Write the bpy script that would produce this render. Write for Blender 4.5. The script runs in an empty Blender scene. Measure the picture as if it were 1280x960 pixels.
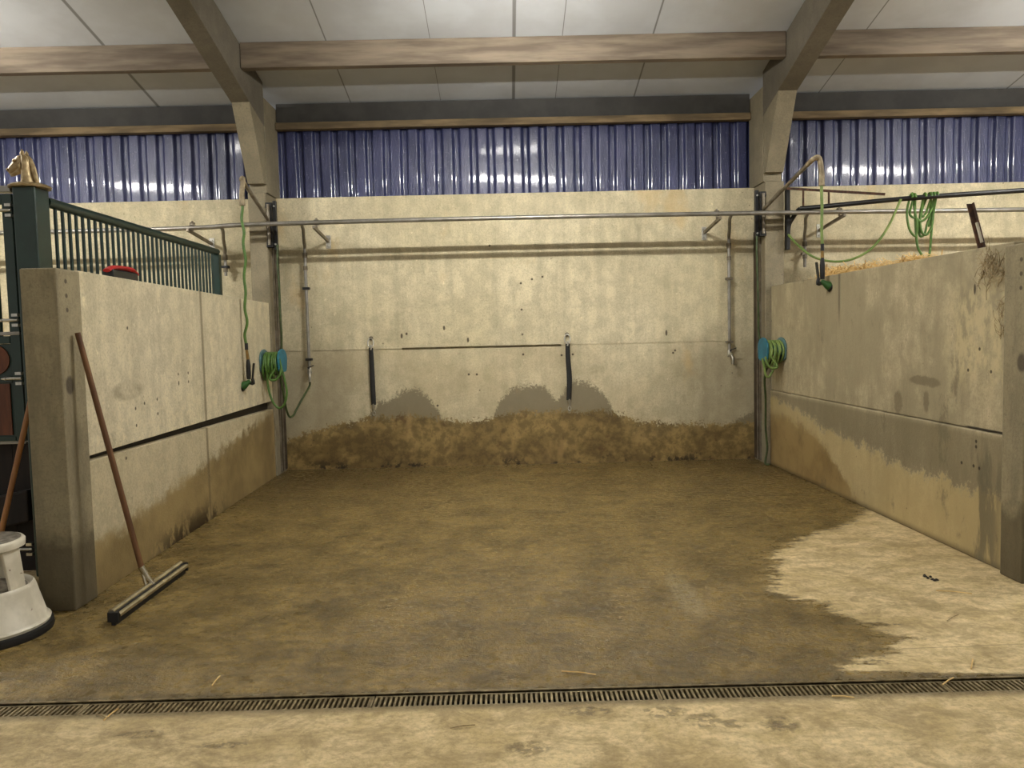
import bpy, bmesh, math, random
from mathutils import Vector, Matrix
random.seed(7)
sc = bpy.context.scene
COL = sc.collection
PI = math.pi
# ------------------------------------------------------------------ camera
F = 960.0; H = 1.3
def cam_basis(p, r, w):
    p, r, w = map(math.radians, (p, r, w))
    fwd = Vector((math.sin(w)*math.cos(p), math.cos(w)*math.cos(p), -math.sin(p)))
    r0 = Vector((math.cos(w), -math.sin(w), 0)); u0 = r0.cross(fwd)
    return math.cos(r)*r0 - math.sin(r)*u0, math.sin(r)*r0 + math.cos(r)*u0, fwd
CR, CU, CF = cam_basis(3.55, 1.35, 0.35)
cd = bpy.data.cameras.new('camera'); cam = bpy.data.objects.new('camera', cd); COL.objects.link(cam)
cd.sensor_fit = 'HORIZONTAL'; cd.sensor_width = 36.0; cd.lens = 36.0*F/1280
m = Matrix.Identity(4)
for i in range(3):
    m[i][0] = CR[i]; m[i][1] = CU[i]; m[i][2] = -CF[i]
m[0][3], m[1][3], m[2][3] = 0, 0, H
cam.matrix_world = m
sc.camera = cam
# sight lines of the survey photograph, used to measure real positions on known planes
def ray(x, y): return CR*(x-640)/F - CU*(y-480)/F + CF
def on(ax, x, y, v):
    d = ray(x, y); o = Vector((0, 0, H)); t = (v-o[ax])/d[ax]; return o + d*t
def onx(x, y, v): return on(0, x, y, v)
def ony(x, y, v): return on(1, x, y, v)
def onz(x, y, v=0.0): return on(2, x, y, v)

# ------------------------------------------------------------------ materials
def lin(c):
    return tuple(((v/255/12.92) if v/255 <= .04045 else ((v/255+.055)/1.055)**2.4) for v in c) + (1,)
class N:
    def __init__(s, name):
        s.m = bpy.data.materials.new(name); s.m.use_nodes = True
        s.t = s.m.node_tree; s.b = s.t.nodes['Principled BSDF']
        s.geo = s.new('ShaderNodeNewGeometry'); s.pos = s.geo.outputs['Position']
        sep = s.new('ShaderNodeSeparateXYZ'); s.link(s.pos, sep.inputs[0])
        s.x, s.y, s.z = sep.outputs
    def new(s, t): return s.t.nodes.new(t)
    def link(s, a, b): s.t.links.new(a, b)
    def put(s, sock, v):
        if hasattr(v, 'is_output') or isinstance(v, bpy.types.NodeSocket): s.link(v, sock)
        else: sock.default_value = v
    def math(s, op, a, b=0.0, c=None, clamp=False):
        n = s.new('ShaderNodeMath'); n.operation = op; n.use_clamp = clamp
        s.put(n.inputs[0], a); s.put(n.inputs[1], b)
        if c is not None: s.put(n.inputs[2], c)
        return n.outputs[0]
    def noise(s, scale, detail=4, rough=.55, st=(1, 1, 1), off=(0, 0, 0), dist=0.0, vec=None):
        mp = s.new('ShaderNodeMapping'); mp.inputs['Scale'].default_value = st; mp.inputs['Location'].default_value = off
        s.link(vec or s.pos, mp.inputs[0])
        n = s.new('ShaderNodeTexNoise'); s.link(mp.outputs[0], n.inputs['Vector'])
        n.inputs['Scale'].default_value = scale; n.inputs['Detail'].default_value = detail
        n.inputs['Roughness'].default_value = rough; n.inputs['Distortion'].default_value = dist
        return n.outputs[0]
    def voro(s, scale, st=(1, 1, 1)):
        mp = s.new('ShaderNodeMapping'); mp.inputs['Scale'].default_value = st
        s.link(s.pos, mp.inputs[0])
        n = s.new('ShaderNodeTexVoronoi'); n.inputs['Scale'].default_value = scale
        s.link(mp.outputs[0], n.inputs['Vector']); return n.outputs['Distance']
    def ss(s, v, lo, hi, a=0.0, b=1.0):
        n = s.new('ShaderNodeMapRange'); n.interpolation_type = 'SMOOTHSTEP'
        s.put(n.inputs[0], v); n.inputs[1].default_value = lo; n.inputs[2].default_value = hi
        n.inputs[3].default_value = a; n.inputs[4].default_value = b
        if hi < lo:
            n.inputs[1].default_value = hi; n.inputs[2].default_value = lo
            n.inputs[3].default_value = b; n.inputs[4].default_value = a
        return n.outputs[0]
    def mix(s, f, a, b, mode='MIX'):
        n = s.new('ShaderNodeMix'); n.data_type = 'RGBA'; n.blend_type = mode
        s.put(n.inputs[0], f); s.put(n.inputs[6], a); s.put(n.inputs[7], b); return n.outputs[2]
    def mixf(s, f, a, b):
        n = s.new('ShaderNodeMix'); n.data_type = 'FLOAT'
        s.put(n.inputs[0], f); s.put(n.inputs[2], a); s.put(n.inputs[3], b); return n.outputs[0]
    def curve(s, v, pts):
        pts = sorted(pts); x0, x1 = pts[0][0], pts[-1][0]
        ys = [p[1] for p in pts]; y0, y1 = min(ys), max(ys)
        mr = s.new('ShaderNodeMapRange'); s.put(mr.inputs[0], v); mr.inputs[1].default_value = x0; mr.inputs[2].default_value = x1
        fc = s.new('ShaderNodeFloatCurve'); c = fc.mapping.curves[0]
        q = [((a-x0)/(x1-x0), (b-y0)/(y1-y0)) for a, b in pts]
        while len(c.points) < len(q): c.points.new(.5, .5)
        for p, (a, b) in zip(c.points, q): p.location = (a, b); p.handle_type = 'VECTOR'
        fc.mapping.update(); s.link(mr.outputs[0], fc.inputs['Value'])
        return s.math('MULTIPLY_ADD', fc.outputs[0], y1-y0, y0)
    def spots(s, pts, a, b, r, jitter=.004):
        out = None
        for p in pts:
            dx = s.math('SUBTRACT', a, p[0]); dy = s.math('SUBTRACT', b, p[1])
            k = p[2] if len(p) > 2 else 1.0; kx = p[3] if len(p) > 3 else 1.0
            d = s.math('SQRT', s.math('ADD', s.math('MULTIPLY', s.math('MULTIPLY', dx, dx), 1/(kx*kx)), s.math('MULTIPLY', s.math('MULTIPLY', dy, dy), 1/(k*k))))
            out = d if out is None else s.math('MINIMUM', out, d)
        return s.ss(out, r, r*.6)
    def bump(s, h, strength=.3, dist=.01):
        n = s.new('ShaderNodeBump'); n.inputs['Strength'].default_value = strength; n.inputs['Distance'].default_value = dist
        s.link(h, n.inputs['Height']); s.link(n.outputs[0], s.b.inputs['Normal'])
    def done(s, col, rough=.8, metal=0.0):
        s.put(s.b.inputs['Base Color'], col); s.put(s.b.inputs['Roughness'], rough); s.put(s.b.inputs['Metallic'], metal)
        return s.m
def simple(name, rgb, rough=.6, metal=0.0, var=.12, scale=12, dark=None, bump=0.0, coat=0.0, st=(1, 1, 1)):
    n = N(name); c = lin(rgb)
    c2 = lin(dark) if dark else tuple(v*(1-var*2.2) for v in c[:3])+(1,)
    v = n.noise(scale, 4, .6, st=st)
    col = n.mix(n.ss(v, .35, .68), c2, c)
    if bump: n.bump(n.noise(scale*4, 3, .6, st=st), bump, .004)
    if coat: n.b.inputs['Coat Weight'].default_value = coat; n.b.inputs['Coat Roughness'].default_value = .12
    return n.done(col, rough, metal)
def concrete(name, c1, c2, layers=None, bumps=.35, rough=.85, streak=.18, pits=True):
    n = N(name)
    big = n.noise(1.3, 5, .6, off=(3, 1, 7)); mid = n.noise(7, 5, .65); fine = n.noise(70, 4, .7)
    col = n.mix(n.ss(big, .3, .7), lin(c1), lin(c2))
    st = n.noise(6, 4, .6, st=(1.6, 1.6, .16))
    col = n.mix(n.ss(st, .3, .75, 0, streak), col, lin([v*.72 for v in c1]))
    col = n.mix(n.ss(mid, .60, .38, 0, .42), col, lin([v*.78 for v in c1]))
    col = n.mix(n.ss(fine, .55, .38, 0, .3), col, lin([v*.68 for v in c1]))
    col = n.mix(n.ss(n.noise(3.6, 8, .8, st=(1, 1, .7), off=(1, 6, 3)), .55, .68, 0, .42), col, lin([v*.66 for v in c1]))
    col = n.mix(n.ss(n.noise(48, 5, .8, off=(3, 3, 1)), .60, .66, 0, .5), col, lin([v*.55 for v in c1]))
    col = n.mix(n.ss(n.noise(19, 6, .8, st=(1, 1, .6), off=(8, 0, 1)), .60, .68, 0, .5), col, lin([min(255, v*1.14) for v in c2]))
    r = rough
    if layers:
        for mask, c, ro in layers(n, mid, fine):
            col = n.mix(mask, col, c); r = n.mixf(mask, r, ro)
    hh = n.math('ADD', fine, n.math('MULTIPLY', mid, 1.2))
    if pits:
        pv = n.ss(n.voro(9), .09, .03); gate = n.ss(n.noise(2.1, 2, off=(9, 9, 9)), .56, .64)
        pm = n.math('MULTIPLY', pv, gate)
        col = n.mix(n.math('MULTIPLY', pm, .75), col, lin((62, 50, 34)))
        hh = n.math('SUBTRACT', hh, pm)
    n.bump(hh, bumps, .006)
    return n.done(col, r)

WY = 7.74          # face of the concrete back wall
def wall_layers(n, mid, fine):
    nz = n.noise(8, 7, .75); nb = n.noise(38, 4, .75)
    wob = n.math('ADD', n.math('MULTIPLY', n.math('SUBTRACT', nz, .5), .20), n.math('MULTIPLY', n.math('SUBTRACT', nb, .5), .26))
    zz = n.math('ADD', n.z, wob)
    L = []
    # the panel under the joint is greyer and damp
    gr = n.ss(n.z, 1.21, 1.19); gl = n.mixf(n.ss(n.noise(1.2, 4, .6, off=(5, 0, 2)), .38, .62), .0, .38)
    L.append((n.math('MULTIPLY', gr, gl), lin((166, 150, 116)), .75))
    # damp greyer flanks next to the columns
    side = n.math('MULTIPLY', n.ss(n.math('ABSOLUTE', n.math('SUBTRACT', n.x, .1)), 1.35, 2.0), n.math('MULTIPLY', n.ss(n.z, 1.35, .95), .5))
    L.append((side, lin((128, 117, 92)), .7))
    zg = n.curve(n.x, [(-8, -.5), (-2.6, .2), (-1.457, 0.45), (-1.347, 0.651), (-1.167, 0.711), (-1.044, 0.781), (-0.906, 0.802), (-0.804, 0.719), (-0.711, 0.579), (-0.609, 0.40), (-0.187, 0.42), (-0.078, 0.661), (0.046, 0.779), (0.209, 0.824), (0.37, 0.796), (0.449, 0.689), (0.52, 0.622), (0.58, 0.767), (0.654, 0.846), (0.856, 0.8), (0.991, 0.7), (1.078, 0.5), (1.3, .2), (2.2, 0.33), (2.434, 0.47), (2.6, 0.5), (2.7, -.5), (8, -.5)])
    d = n.math('SUBTRACT', zg, zz)
    L.append((n.ss(d, -.02, .03, 0, .9), lin((118, 108, 84)), .45))
    zb = n.curve(n.x, [(-8, -.5), (-2.5, .27), (-2.298, 0.292), (-2.068, 0.368), (-1.823, 0.435), (-1.579, 0.478), (-1.416, 0.514), (-1.092, 0.531), (-0.729, 0.506), (-0.569, 0.461), (-0.285, 0.454), (-0.122, 0.507), (0.122, 0.534), (0.527, 0.54), (1.054, 0.52), (1.215, 0.45), (1.336, 0.399), (1.742, 0.381), (2.149, 0.362), (2.393, 0.373), (2.65, 0.401), (2.8, -.5), (8, -.5)])
    d2 = n.math('SUBTRACT', zb, zz)
    bc = n.mix(n.ss(n.noise(2.2, 4, .65, st=(1, 1, 1.6), off=(2, 2, 2)), .35, .65), lin((110, 90, 49)), lin((152, 128, 77)))
    bc = n.mix(n.ss(n.noise(11, 6, .75, off=(5, 5, 5)), .58, .42, 0, .6), bc, lin((74, 58, 28)))
    bc = n.mix(n.ss(n.noise(3.1, 6, .75, st=(1, 1, .7), off=(7, 1, 5)), .58, .66, 0, .6), bc, lin((84, 54, 26)))
    L.append((n.ss(d2, -.015, .02, 0, .95), bc, .42))
    mo = n.math('MULTIPLY', n.ss(n.z, .14, .0), n.ss(n.noise(6, 6, .8, st=(1, 1, .9), off=(1, 0, 0)), .53, .60))
    L.append((mo, lin((40, 30, 14)), .5))
    # ochre streaks and drill holes
    oc = n.math('MULTIPLY', n.ss(n.noise(2.4, 4, .6, st=(1, 1, .5), off=(0, 0, 4)), .58, .72), .4)
    L.append((oc, lin((196, 164, 106)), .85))
    hs = [(-0.386, 0.927), (-0.305, 0.925), (-0.144, 2.209), (0.159, 1.829), (0.161, 1.566), (0.164, 1.317), (0.167, 1.116), (0.272, 1.866), (0.377, 1.888), (-1.05, 1.33, 2.2), (-0.385, 1.274, 2.2), (-0.622, 1.40, 2), (1.614, 1.299, 2.6), (1.68, 1.096), (1.70, 1.12), (0.554, 1.099), (0.667, 1.104), (-0.71, 0.619), (-1.0, 1.35, 1.2)]
    L.append((n.math('MULTIPLY', n.spots(hs, n.x, n.z, .014), .85), lin((50, 38, 24)), .9))
    return L
M = {}
M['wall'] = concrete('back_wall_concrete', (206, 194, 158), (222, 210, 176), wall_layers, streak=.42)
def left_layers(n, mid, fine):
    wob = n.math('MULTIPLY', n.math('SUBTRACT', n.noise(8, 8, .8), .5), .42)
    zz = n.math('ADD', n.z, wob)
    L = []
    ch = n.math('MULTIPLY', n.ss(n.noise(26, 4, .7), .52, .62), n.ss(n.z, 1.15, .75, 0, .7))
    L.append((ch, lin((222, 208, 172)), .9))
    L.append((n.ss(n.z, .74, .70, 0, .38), lin((150, 134, 98)), .8))
    zb = n.curve(n.y, [(3.0, .25), (3.82, .3), (4.14, .27), (4.57, .31), (5.25, .40), (6.15, .50), (7.45, .66), (7.8, .7)])
    bc = n.mix(n.ss(n.noise(2.2, 4, .65, off=(2, 2, 2)), .35, .65), lin((118, 98, 58)), lin((152, 130, 84)))
    L.append((n.ss(n.math('SUBTRACT', zb, zz), -.05, .05, 0, .92), bc, .45))
    mo = n.math('MULTIPLY', n.math('MULTIPLY', n.ss(n.z, .22, .0), n.ss(n.math('ABSOLUTE', n.math('SUBTRACT', n.y, 5.3)), .9, .3)), n.ss(n.noise(8, 5, .75, st=(1, 1, .7)), .44, .54))
    L.append((mo, lin((46, 32, 14)), .5))
    # smudge, bracket holes, and a cast shadow painted as a dark vertical line
    sm = n.math('MULTIPLY', n.spots([(4.42, 1.04, .6, 2.2)], n.y, n.z, .11), .6)
    L.append((n.math('MULTIPLY', sm, n.ss(mid, .35, .6)), lin((120, 106, 78)), .8))
    hs = [(4.50, .93), (4.62, .95), (4.80, .96), (4.80, .87), (5.15, 1.10), (5.15, 1.04, 1.6), (5.32, 1.10), (5.32, 1.04), (4.5, .83), (4.35, .66), (4.45, 1.4)]
    L.append((n.math('MULTIPLY', n.spots(hs, n.y, n.z, .012), .85), lin((50, 38, 24)), .9))
    sx = n.math('ABSOLUTE', n.math('SUBTRACT', n.y, 5.62))
    L.append((n.ss(sx, .035, .005, 0, .75), lin((112, 98, 70)), .85))
    return L
M['left'] = concrete('partition_concrete_pale', (216, 204, 170), (226, 214, 182), left_layers, bumps=.5, streak=.35)
def right_layers(n, mid, fine):
    wob = n.math('ADD', n.math('MULTIPLY', n.math('SUBTRACT', n.noise(5, 8, .8), .5), .42), n.math('MULTIPLY', n.math('SUBTRACT', n.noise(34, 4, .8), .5), .16))
    zz = n.math('ADD', n.z, wob)
    L = []
    # grey cloudy film of damp with vertical runs
    cl = n.ss(n.noise(1.7, 5, .65, st=(1, 1, .6), off=(4, 4, 4)), .42, .56, 0, .75)
    L.append((cl, lin((150, 139, 110)), .7))
    runs = n.ss(n.noise(9, 4, .6, st=(1, 1, .12)), .52, .66, 0, .35)
    L.append((runs, lin((136, 124, 96)), .7))
    pale = n.math('MULTIPLY', n.ss(n.math('ABSOLUTE', n.math('SUBTRACT', n.y, 4.2)), .42, .12), n.math('MULTIPLY', n.ss(n.math('ABSOLUTE', n.math('SUBTRACT', n.z, 1.25)), .38, .15), n.ss(n.noise(14, 5, .7, st=(1, 1, .5)), .42, .58, 0, .8)))
    L.append((pale, lin((206, 190, 146)), .85))
    zl = n.curve(n.y, [(3.0, .4), (4.01, .38), (4.37, .39), (4.8, .38), (5.21, .41), (5.63, .46), (6.12, .5), (6.98, .62), (7.6, .7)])
    band = n.math('MULTIPLY', n.ss(n.math('SUBTRACT', zz, zl), -.02, .03), n.ss(n.z, .73, .68, .15, .75))
    L.append((band, lin((118, 107, 80)), .65))
    low = n.math('MULTIPLY', n.ss(n.math('SUBTRACT', zl, zz), -.02, .03), .7)
    L.append((low, lin((176, 155, 104)), .8))
    zb = n.curve(n.y, [(3.0, -.4), (5.4, -.3), (5.62, .03), (5.83, .16), (6.04, .28), (6.27, .42), (6.79, .46), (7.6, .52)])
    bc = n.mix(n.ss(n.noise(3, 4, .65), .35, .65), lin((124, 100, 60)), lin((156, 132, 86)))
    L.append((n.ss(n.math('SUBTRACT', zb, zz), -.03, .03, 0, .93), bc, .42))
    L.append((n.ss(n.z, .05, .0, 0, .7), lin((70, 56, 32)), .8))
    L.append((n.math('MULTIPLY', n.ss(n.math('ABSOLUTE', n.math('SUBTRACT', n.z, .730)), .009, .005), n.ss(n.y, 4.34, 4.28, 0, .9)), lin((40, 32, 20)), .9))
    L.append((n.ss(n.noise(4.2, 7, .78, st=(1, 1, .45), off=(2, 8, 8)), .57, .66, 0, .6), lin((104, 94, 70)), .6))
    L.append((n.math('MULTIPLY', n.ss(n.math('ABSOLUTE', n.math('SUBTRACT', n.y, 4.12)), .2, .05), n.math('MULTIPLY', n.ss(n.z, .75, .55), n.ss(n.noise(9, 5, .7, st=(1, 1, .2)), .42, .56, 0, .8))), lin((98, 90, 70)), .6))
    # rubbed mark, holes
    L.append((n.math('MULTIPLY', n.spots([(4.78, .965, .5, 2.4), (4.66, .96, .5, 1.6), (4.72, .84, 1.2, .6), (5.05, .80, 1.4, .9)], n.math('ADD', n.y, n.math('MULTIPLY', wob, .2)), n.math('ADD', n.z, n.math('MULTIPLY', wob, .15)), .07), .55), lin((96, 84, 60)), .7))
    hs = [(4.33, .52), (4.22, .52), (4.17, .515), (4.2, .66), (4.2, .63), (4.3, 1.05), (4.2, 1.17), (4.1, 1.05), (4.25, 1.5, 3)]
    L.append((n.math('MULTIPLY', n.spots(hs, n.y, n.z, .012), .85), lin((44, 34, 22)), .9))
    tr = n.math('MULTIPLY', n.ss(n.math('ABSOLUTE', n.math('SUBTRACT', n.y, 5.93)), .03, .004), n.ss(n.z, 1.25, 1.5, 0, .75))
    L.append((tr, lin((84, 74, 54)), .7))
    return L
M['right'] = concrete('partition_concrete_grey', (194, 180, 144), (208, 192, 156), right_layers, bumps=.4, streak=.4)
def post_layers(n, mid, fine):
    L = [(n.ss(n.noise(5, 4, .7, st=(1.5, 1.5, .3)), .45, .65, 0, .5), lin((104, 94, 72)), .7)]
    L.append((n.ss(n.math('ADD', n.z, n.math('MULTIPLY', n.math('SUBTRACT', mid, .5), .25)), .42, .3, 0, .75), lin((74, 64, 42)), .6))
    L.append((n.math('MULTIPLY', n.spots([(3.80, 1.62), (3.80, 1.55), (3.80, 1.48), (3.785, 1.11, 4, 3)], n.y, n.z, .014), .8), lin((60, 50, 36)), .8))
    return L
M['post'] = concrete('post_concrete', (156, 144, 113), (140, 129, 101), post_layers, bumps=.5)
M['column'] = concrete('column_concrete', (150, 139, 113), (136, 126, 102), None, bumps=.5)
M['rafter'] = concrete('rafter_concrete', (118, 110, 94), (104, 97, 82), None, bumps=.4)

def floor_mat():
    n = N('worn_concrete_floor')
    big = n.noise(.9, 5, .6, off=(3, 1, 7)); mid = n.noise(3.0, 8, .74, st=(1, 1.15, 1), dist=.4); fine = n.noise(42, 5, .7)
    sw = n.noise(5.5, 7, .75, st=(.9, 1.25, 1), dist=.9, off=(8, 3, 0))
    dry = n.mix(n.ss(mid, .35, .65), lin((196, 174, 124)), lin((234, 212, 164)))
    dry = n.mix(n.ss(sw, .55, .38, 0, .5), dry, lin((140, 120, 82)))
    dry = n.mix(n.ss(fine, .55, .36, 0, .3), dry, lin((120, 100, 66)))
    wet = n.mix(n.ss(mid, .34, .66), lin((102, 85, 46)), lin((156, 132, 79)))
    wet = n.mix(n.ss(sw, .58, .72, 0, .55), wet, lin((182, 160, 116)))
    wet = n.mix(n.ss(n.noise(2.0, 5, .7, off=(6, 6, 0)), .56, .68, 0, .5), wet, lin((76, 64, 40)))
    gm = n.noise(15, 6, .75, st=(.8, 1.3, 1), off=(2, 9, 0))
    wet = n.mix(n.ss(gm, .56, .40, 0, .55), wet, lin((78, 66, 38)))
    wet = n.mix(n.ss(gm, .60, .72, 0, .5), wet, lin((176, 156, 112)))
    dry = n.mix(n.ss(gm, .56, .40, 0, .35), dry, lin((150, 130, 92)))
    back = n.math('MULTIPLY', n.ss(n.y, 5.2, 7.2), n.ss(n.math('ABSOLUTE', n.math('SUBTRACT', n.x, .4)), .6, 2.4, .25, .75))
    wet = n.mix(n.math('MULTIPLY', back, n.ss(big, .3, .6, .4, 1)), wet, lin((84, 70, 40)))
    wet = n.mix(n.ss(fine, .52, .36, 0, .45), wet, lin((76, 62, 36)))
    wb = n.math('ADD', n.math('MULTIPLY', n.math('SUBTRACT', n.noise(6, 6, .75, st=(.6, 2, 1)), .5), .5), n.math('MULTIPLY', n.math('SUBTRACT', n.noise(34, 4, .7), .5), .16))
    bx = n.curve(n.y, [(-6, -9), (2.2, -9), (2.5, -9), (2.62, -8), (2.70, 2.1), (2.74, 2.2), (2.79, 1.72), (2.82, 1.3), (2.87, 1.22), (2.91, 1.38), (3.02, 1.51), (3.11, 1.63), (3.25, 1.60), (3.37, 1.54), (3.52, 1.50), (3.62, 1.38), (3.8, 1.31), (4.2, 1.47), (4.43, 1.58), (4.76, 1.82), (4.94, 2.13), (5.31, 2.46), (5.55, 2.6), (5.8, 3.2), (7.9, 3.4)])
    xx = n.math('ADD', n.x, n.math('MULTIPLY', wb, 1.5))
    dm = n.ss(n.math('SUBTRACT', xx, bx), -.03, .05)
    # bays either side are dry
    dm = n.math('MAXIMUM', dm, n.ss(n.math('ABSOLUTE', n.x), 2.62, 2.66))
    # half dry ground just in front of the drain on the left, and outside the left post
    part = n.math('MULTIPLY', n.ss(n.y, 2.66, 2.55), n.ss(n.math('ADD', n.x, n.math('MULTIPLY', wb, 2.4)), .2, -1.6, 0, .3))
    hp = n.spots([(0.038, 2.352, .7), (0.511, 2.56, .6, 1.1), (0.633, 2.498, .8, .9), (0.875, 2.459, .8, .9), (0.72, 2.47, .4, .7), (0.25, 2.58, .5, 1.2), (-.95, 2.42, .3, 1.3), (-1.25, 2.5, .4, 1.2)], n.x, n.y, .085)
    hp = n.math('MULTIPLY', hp, n.ss(n.noise(26, 3, .6), .42, .55))
    dm2 = n.math('MULTIPLY', n.math('SUBTRACT', dm, part, clamp=True), n.math('SUBTRACT', 1.0, n.math('MULTIPLY', hp, .8)))
    pal = n.math('MULTIPLY', n.spots([(.86, 3.75, 2.6, .5)], n.x, n.y, .16), n.ss(fine, .4, .6, 0, .7))
    col = n.mix(dm2, wet, dry)
    col = n.mix(n.math('MULTIPLY', n.math('SUBTRACT', 1.0, dm2), pal), col, lin((176, 160, 120)))
    dk = n.spots([(.307, 5.594, .6, 1.5), (.2, 5.62, .4, 1.2)], n.x, n.y, .12)
    col = n.mix(n.math('MULTIPLY', dk, n.ss(mid, .35, .6, .2, .6)), col, lin((70, 58, 36)))
    # dirt gathered along the drain edges
    ed = n.ss(n.math('ABSOLUTE', n.math('SUBTRACT', n.y, 2.70)), .11, .055, 0, .75)
    col = n.mix(n.math('MULTIPLY', ed, n.ss(sw, .3, .6, .5, 1)), col, lin((70, 60, 40)))
    # expansion joint lines
    jl = n.math('ADD', n.ss(n.math('ABSOLUTE', n.math('SUBTRACT', n.math('ADD', n.y, n.math('MULTIPLY', n.x, -.03)), 2.98)), .008, .002), 0.0)
    col = n.mix(n.math('MULTIPLY', n.math('MULTIPLY', jl, n.ss(n.x, .2, .5)), .35), col, lin((80, 68, 44)))
    rw = n.ss(n.noise(18, 5, .7), .3, .7, .15, .5)
    r = n.mixf(dm2, rw, .85)
    hh = n.math('ADD', n.math('MULTIPLY', mid, 2.5), n.math('ADD', n.math('MULTIPLY', sw, 1.2), n.math('MULTIPLY', fine, .8)))
    n.bump(hh, .6, .014)
    n.b.inputs['Specular IOR Level'].default_value = .4
    return n.done(col, r)
M['floor'] = floor_mat()

def ceil_mat():
    n = N('white_roof_panels')
    col = n.mix(n.ss(n.noise(1.5, 4, .6), .35, .65), lin((182, 184, 186)), lin((194, 197, 200)))
    ln = None
    for x, w in ((-5.2, .012), (-3.42, .02), (-1.5, .008), (.13, .02), (.55, .005), (1.34, .01), (3.2, .008), (5.1, .012), (-.6, .004), (-2.6, .006)):
        d = n.ss(n.math('ABSOLUTE', n.math('SUBTRACT', n.x, x)), w, w*.5)
        ln = d if ln is None else n.math('MAXIMUM', ln, d)
    col = n.mix(n.math('MULTIPLY', ln, .7), col, lin((78, 74, 66)))
    return n.done(col, .6)
M['ceil'] = ceil_mat()
def clad_mat():
    n = N('blue_corrugated_sheet')
    v = n.noise(6, 4, .6, st=(1, 1, .3)); d = n.noise(60, 3, .7)
    col = n.mix(n.ss(v, .35, .65), lin((40, 46, 82)), lin((58, 62, 100)))
    col = n.mix(n.ss(d, .64, .70, 0, .6), col, lin((150, 150, 176)))
    n.bump(n.math('ADD', n.noise(14, 3, .6, st=(1, 1, .35)), n.math('MULTIPLY', n.noise(75, 3, .6, st=(1, 1, .22)), .8)), .9, .005)
    n.b.inputs['Coat Weight'].default_value = .5; n.b.inputs['Coat Roughness'].default_value = .06
    n.b.inputs['Specular IOR Level'].default_value = .45
    return n.done(col, .36)
M['clad'] = clad_mat()
M['purlin'] = simple('weathered_purlin_wood', (134, 120, 102), .8, dark=(96, 84, 70), scale=5, st=(.25, 1, 2.5), bump=.3)
M['eave'] = simple('shaded_steel_beam', (62, 60, 56), .7, var=.15, scale=4)  # dark colour takes in the shade lying on the beam web
M['board'] = simple('eave_board_wood', (138, 118, 86), .8, scale=5, st=(.3, 1, 2), dark=(92, 78, 56))
M['galv'] = simple('galvanised_steel', (158, 154, 146), .36, .6, scale=8, dark=(132, 128, 118))
M['galvdull'] = simple('dull_galvanised_steel', (138, 130, 116), .45, .5, scale=9, dark=(106, 96, 78))
M['blacksteel'] = simple('black_painted_steel', (30, 30, 30), .45, .2, scale=20)
M['rust'] = simple('rusty_steel', (98, 66, 46), .8, .2, scale=22, dark=(58, 40, 30), bump=.4)
M['duskrust'] = simple('dusky_rusted_steel', (84, 70, 52), .7, .2, scale=9, dark=(54, 44, 32), bump=.3)
M['zinc'] = simple('bright_zinc', (205, 202, 192), .28, .9, scale=30)
M['brass'] = simple('old_brass', (150, 120, 70), .4, .8, scale=30)
M['hose'] = simple('green_hose_rubber', (86, 122, 50), .45, scale=16, dark=(70, 104, 42))
M['hosepale'] = simple('pale_green_hose', (128, 148, 78), .5, scale=12, dark=(96, 122, 58))
M['hoseold'] = simple('olive_hose_rubber', (66, 82, 38), .5, scale=14, dark=(48, 60, 28))
M['gunblack'] = simple('black_plastic', (20, 20, 20), .4, scale=30)
M['gungreen'] = simple('green_plastic', (44, 88, 34), .4, scale=30)
M['teal'] = simple('teal_plastic', (36, 120, 142), .45, scale=10, dark=(30, 100, 120))
M['tealdull'] = simple('faded_teal_plastic', (88, 122, 124), .5, scale=10)
M['sleeve'] = simple('beige_pipe_sleeve', (176, 160, 128), .6, scale=14, dark=(120, 106, 80))
M['strap'] = simple('black_rubber_strap', (22, 21, 18), .6, scale=30)
M['stick'] = simple('brown_wooden_handle', (122, 84, 48), .55, scale=14, dark=(88, 56, 30), st=(1, 1, .2))
M['stick2'] = simple('orange_brown_wooden_handle', (176, 124, 70), .5, scale=14, dark=(136, 92, 50), st=(1, 1, .2))
M['chrome'] = simple('worn_chrome', (214, 208, 190), .22, .95, scale=18, dark=(188, 180, 160))
M['rubber'] = simple('black_rubber', (18, 17, 15), .6, scale=20)
M['green'] = simple('dark_green_paint', (24, 50, 42), .4, scale=8, dark=(20, 42, 34), coat=.2)
M['wood'] = simple('red_brown_boards', (110, 62, 36), .6, scale=7, dark=(84, 46, 28), st=(3, 3, .5))
M['dark'] = simple('dark_panel', (34, 24, 18), .8, scale=6, dark=(22, 16, 13), st=(3, 3, .5))
M['gold'] = simple('dull_gold_cast_metal', (186, 166, 128), .42, .5, scale=30, dark=(146, 124, 86), bump=.3)
def stool_mat():
    n = N('chipped_white_paint')
    col = n.mix(n.ss(n.noise(8, 4, .6), .35, .7), lin((196, 188, 166)), lin((222, 214, 194)))
    col = n.mix(n.ss(n.noise(22, 5, .75), .66, .70), col, lin((92, 58, 34)))
    return n.done(col, .4)
M['white'] = stool_mat()
M['tread'] = simple('grey_rubber_tread', (128, 120, 104), .8, scale=30, dark=(88, 80, 66), bump=.4)
M['iron'] = simple('cast_iron_grating', (150, 134, 98), .45, .35, scale=26, dark=(98, 84, 56), bump=.4)
M['pit'] = simple('drain_channel_dark', (26, 21, 13), .5, scale=10)  # near-black colour for the walls and bed of the channel
M['straw'] = simple('golden_straw', (236, 206, 140), .7, scale=14, dark=(206, 168, 100))
M['strawmound'] = simple('packed_straw', (206, 168, 104), .9, scale=30, dark=(150, 112, 62), bump=1)
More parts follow.
